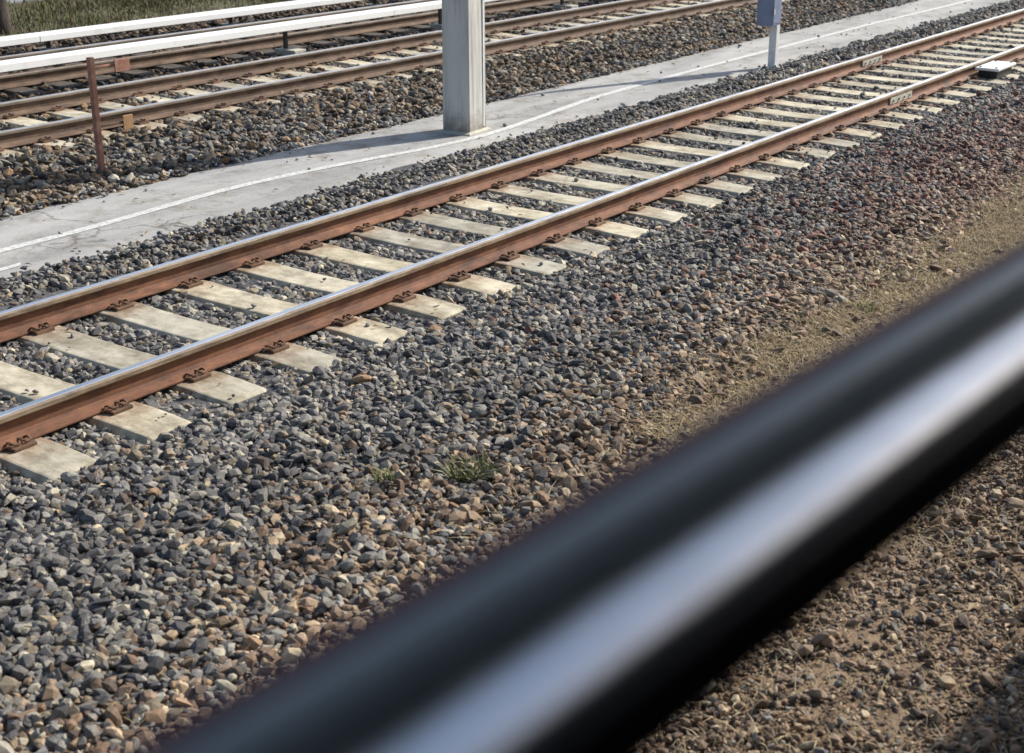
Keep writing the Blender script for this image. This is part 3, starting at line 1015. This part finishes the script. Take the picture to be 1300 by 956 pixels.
# ------------------------------------------------------------------ fallen leaves and straw on the near stones
n = 900
X = RNG.uniform(1.5, 26, n); Y = np.concatenate([RNG.uniform(0.8, 6, 500), RNG.uniform(6, 12.5, 400)])
k = in_view(X, Y)
X, Y = X[k], Y[k]
bm = bmesh.new()
for x, y in zip(X, Y):
    z = float(zg(y)) + 0.045
    if 8.6 < y < 10.5: z = -0.085
    if abs(y - 7.104) < 1.3: z = -0.17
    c = Vector((x, y, z)); a = random.uniform(0, 6.28); s = random.uniform(0.012, 0.028)
    u = Vector((math.cos(a), math.sin(a), random.uniform(-0.3, 0.3))); v = Vector((-math.sin(a), math.cos(a), random.uniform(-0.4, 0.4)))
    p = [c + u * s * 1.4, c + v * s * 0.6 + Vector((0, 0, s * 0.4)), c - u * s * 1.3, c - v * s * 0.6 + Vector((0, 0, s * 0.4))]
    q = [bm.verts.new(i) for i in p]
    bm.faces.new((q[0], q[1], q[2])); bm.faces.new((q[0], q[2], q[3]))
lf = mottled('dead_leaf', [(0.3, (0.17, 0.10, 0.05)), (0.5, (0.28, 0.18, 0.09)), (0.75, (0.42, 0.34, 0.2))], 2.3, 0.7)
o = build('fallen_leaves', bm, lf)
tag(o, 'small dry orange-brown leaves scattered over the stones', None, None, 'stuff')

# ------------------------------------------------------------------ the train the picture is taken from: window bar and carriage shell
BA = R(-3.5065)
ca, sa = math.cos(BA), math.sin(BA)
def bar_pt(s, wv, z):          # s along the bar, wv outwards from the camera's line, z against the eye height
    return Vector((s * ca - wv * sa, s * sa + wv * ca, EYE + z))


def extrude_profile(name, sec, mat, parent, s0=-1.5, s1=3.5, smooth=True):
    bm = bmesh.new()
    sweep(bm, [[bar_pt(s, a, b) for a, b in sec] for s in (s0, s1)])
    bmesh.ops.recalc_face_normals(bm, faces=bm.faces[:])
    return build(name, bm, mat, parent, smooth)


def arc(cx, cz, r, a0, a1, n):
    return [(cx + r * math.cos(R(a0 + (a1 - a0) * i / n)), cz + r * math.sin(R(a0 + (a1 - a0) * i / n))) for i in range(n + 1)]


t = empty('window_bar', (0, 0, 0))
tag(t, 'blurred dark window bar with pale metal strip crossing the lower right foreground', 'window bar')
sl = mottled('slate_rubber', [(0.3, (0.17, 0.205, 0.20)), (0.7, (0.215, 0.25, 0.245))], 14, 0.5, bump=0.05)
pu = mottled('plum_colour_fringe', [(0.3, (0.10, 0.050, 0.058)), (0.7, (0.14, 0.075, 0.082))], 20, 0.7, bump=0.05)  # plum tint paints in the lens's reddish-purple colour fringe
al = NT('satin_aluminium'); al.set(al.ramp(al.noise(al.pos((0.4, 3, 3)), 9, 7, 0.7), [(0.3, (0.84, 0.83, 0.80)), (0.7, (0.98, 0.97, 0.93))]), al.ramp(al.noise(al.pos(), 22, 6, 0.7), [(0.3, (0.40, 0.40, 0.40)), (0.7, (0.60, 0.60, 0.60))]), 1.0)
al = al.m
bk = NT('black_plastic'); bk.set((0.006, 0.006, 0.007), 0.55, 0.0, 0.3)
bk = bk.m
extrude_profile('fringe_tube', arc(0.336, -0.2840, 0.0100, 0, 345, 24), pu, t)  # tube added along the bar's upper edge to carry the painted fringe
extrude_profile('slate_tube', arc(0.3100, -0.2820, 0.0150, 0, 345, 30), sl, t)
extrude_profile('metal_strip', [(0.2535, -0.2950), (0.2540, -0.2900), (0.2560, -0.2872), (0.262, -0.2856), (0.274, -0.2850), (0.288, -0.2868), (0.298, -0.2905), (0.3045, -0.2960), (0.3070, -0.3010), (0.3070, -0.3045), (0.281, -0.2985)], al, t)
extrude_profile('black_rail', [(0.308, -0.3055), (0.281, -0.2995), (0.2534, -0.2960), (0.2500, -0.2965), (0.2475, -0.299), (0.246, -0.305), (0.246, -0.322), (0.249, -0.330), (0.256, -0.335), (0.31, -0.335), (0.330, -0.318), (0.332, -0.306), (0.318, -0.3055)], bk, t)
extrude_profile('black_seal', [(0.3090, -0.3050), (0.3090, -0.2985), (0.3130, -0.2975), (0.3250, -0.2975), (0.3250, -0.3050)], bk, t)

carr = mottled('carriage_lining', [(0.3, (0.05, 0.05, 0.055)), (0.7, (0.075, 0.075, 0.08))], 3, 0.7, bump=0.05)
body = empty('train_carriage', (0, 0, 0))
tag(body, 'dark lined carriage around the camera, unseen except for its window bar', 'train carriage')
def shell(name, sec, s0=-7, s1=12):
    return extrude_profile(name, sec, carr, body, s0, s1, False)
shell('ceiling', [(-2.4, 0.66), (0.02, 0.66), (0.02, 0.72), (-2.4, 0.72)])
shell('back_wall', [(-2.48, -1.7), (-2.402, -1.7), (-2.402, 0.80), (-2.48, 0.80)])
shell('floor', [(-2.4, -1.7), (0.18, -1.7), (0.18, -1.62), (-2.4, -1.62)])
shell('lower_wall', [(0.20, -1.9), (0.28, -1.9), (0.28, -0.98), (0.20, -0.98)])
print('done')
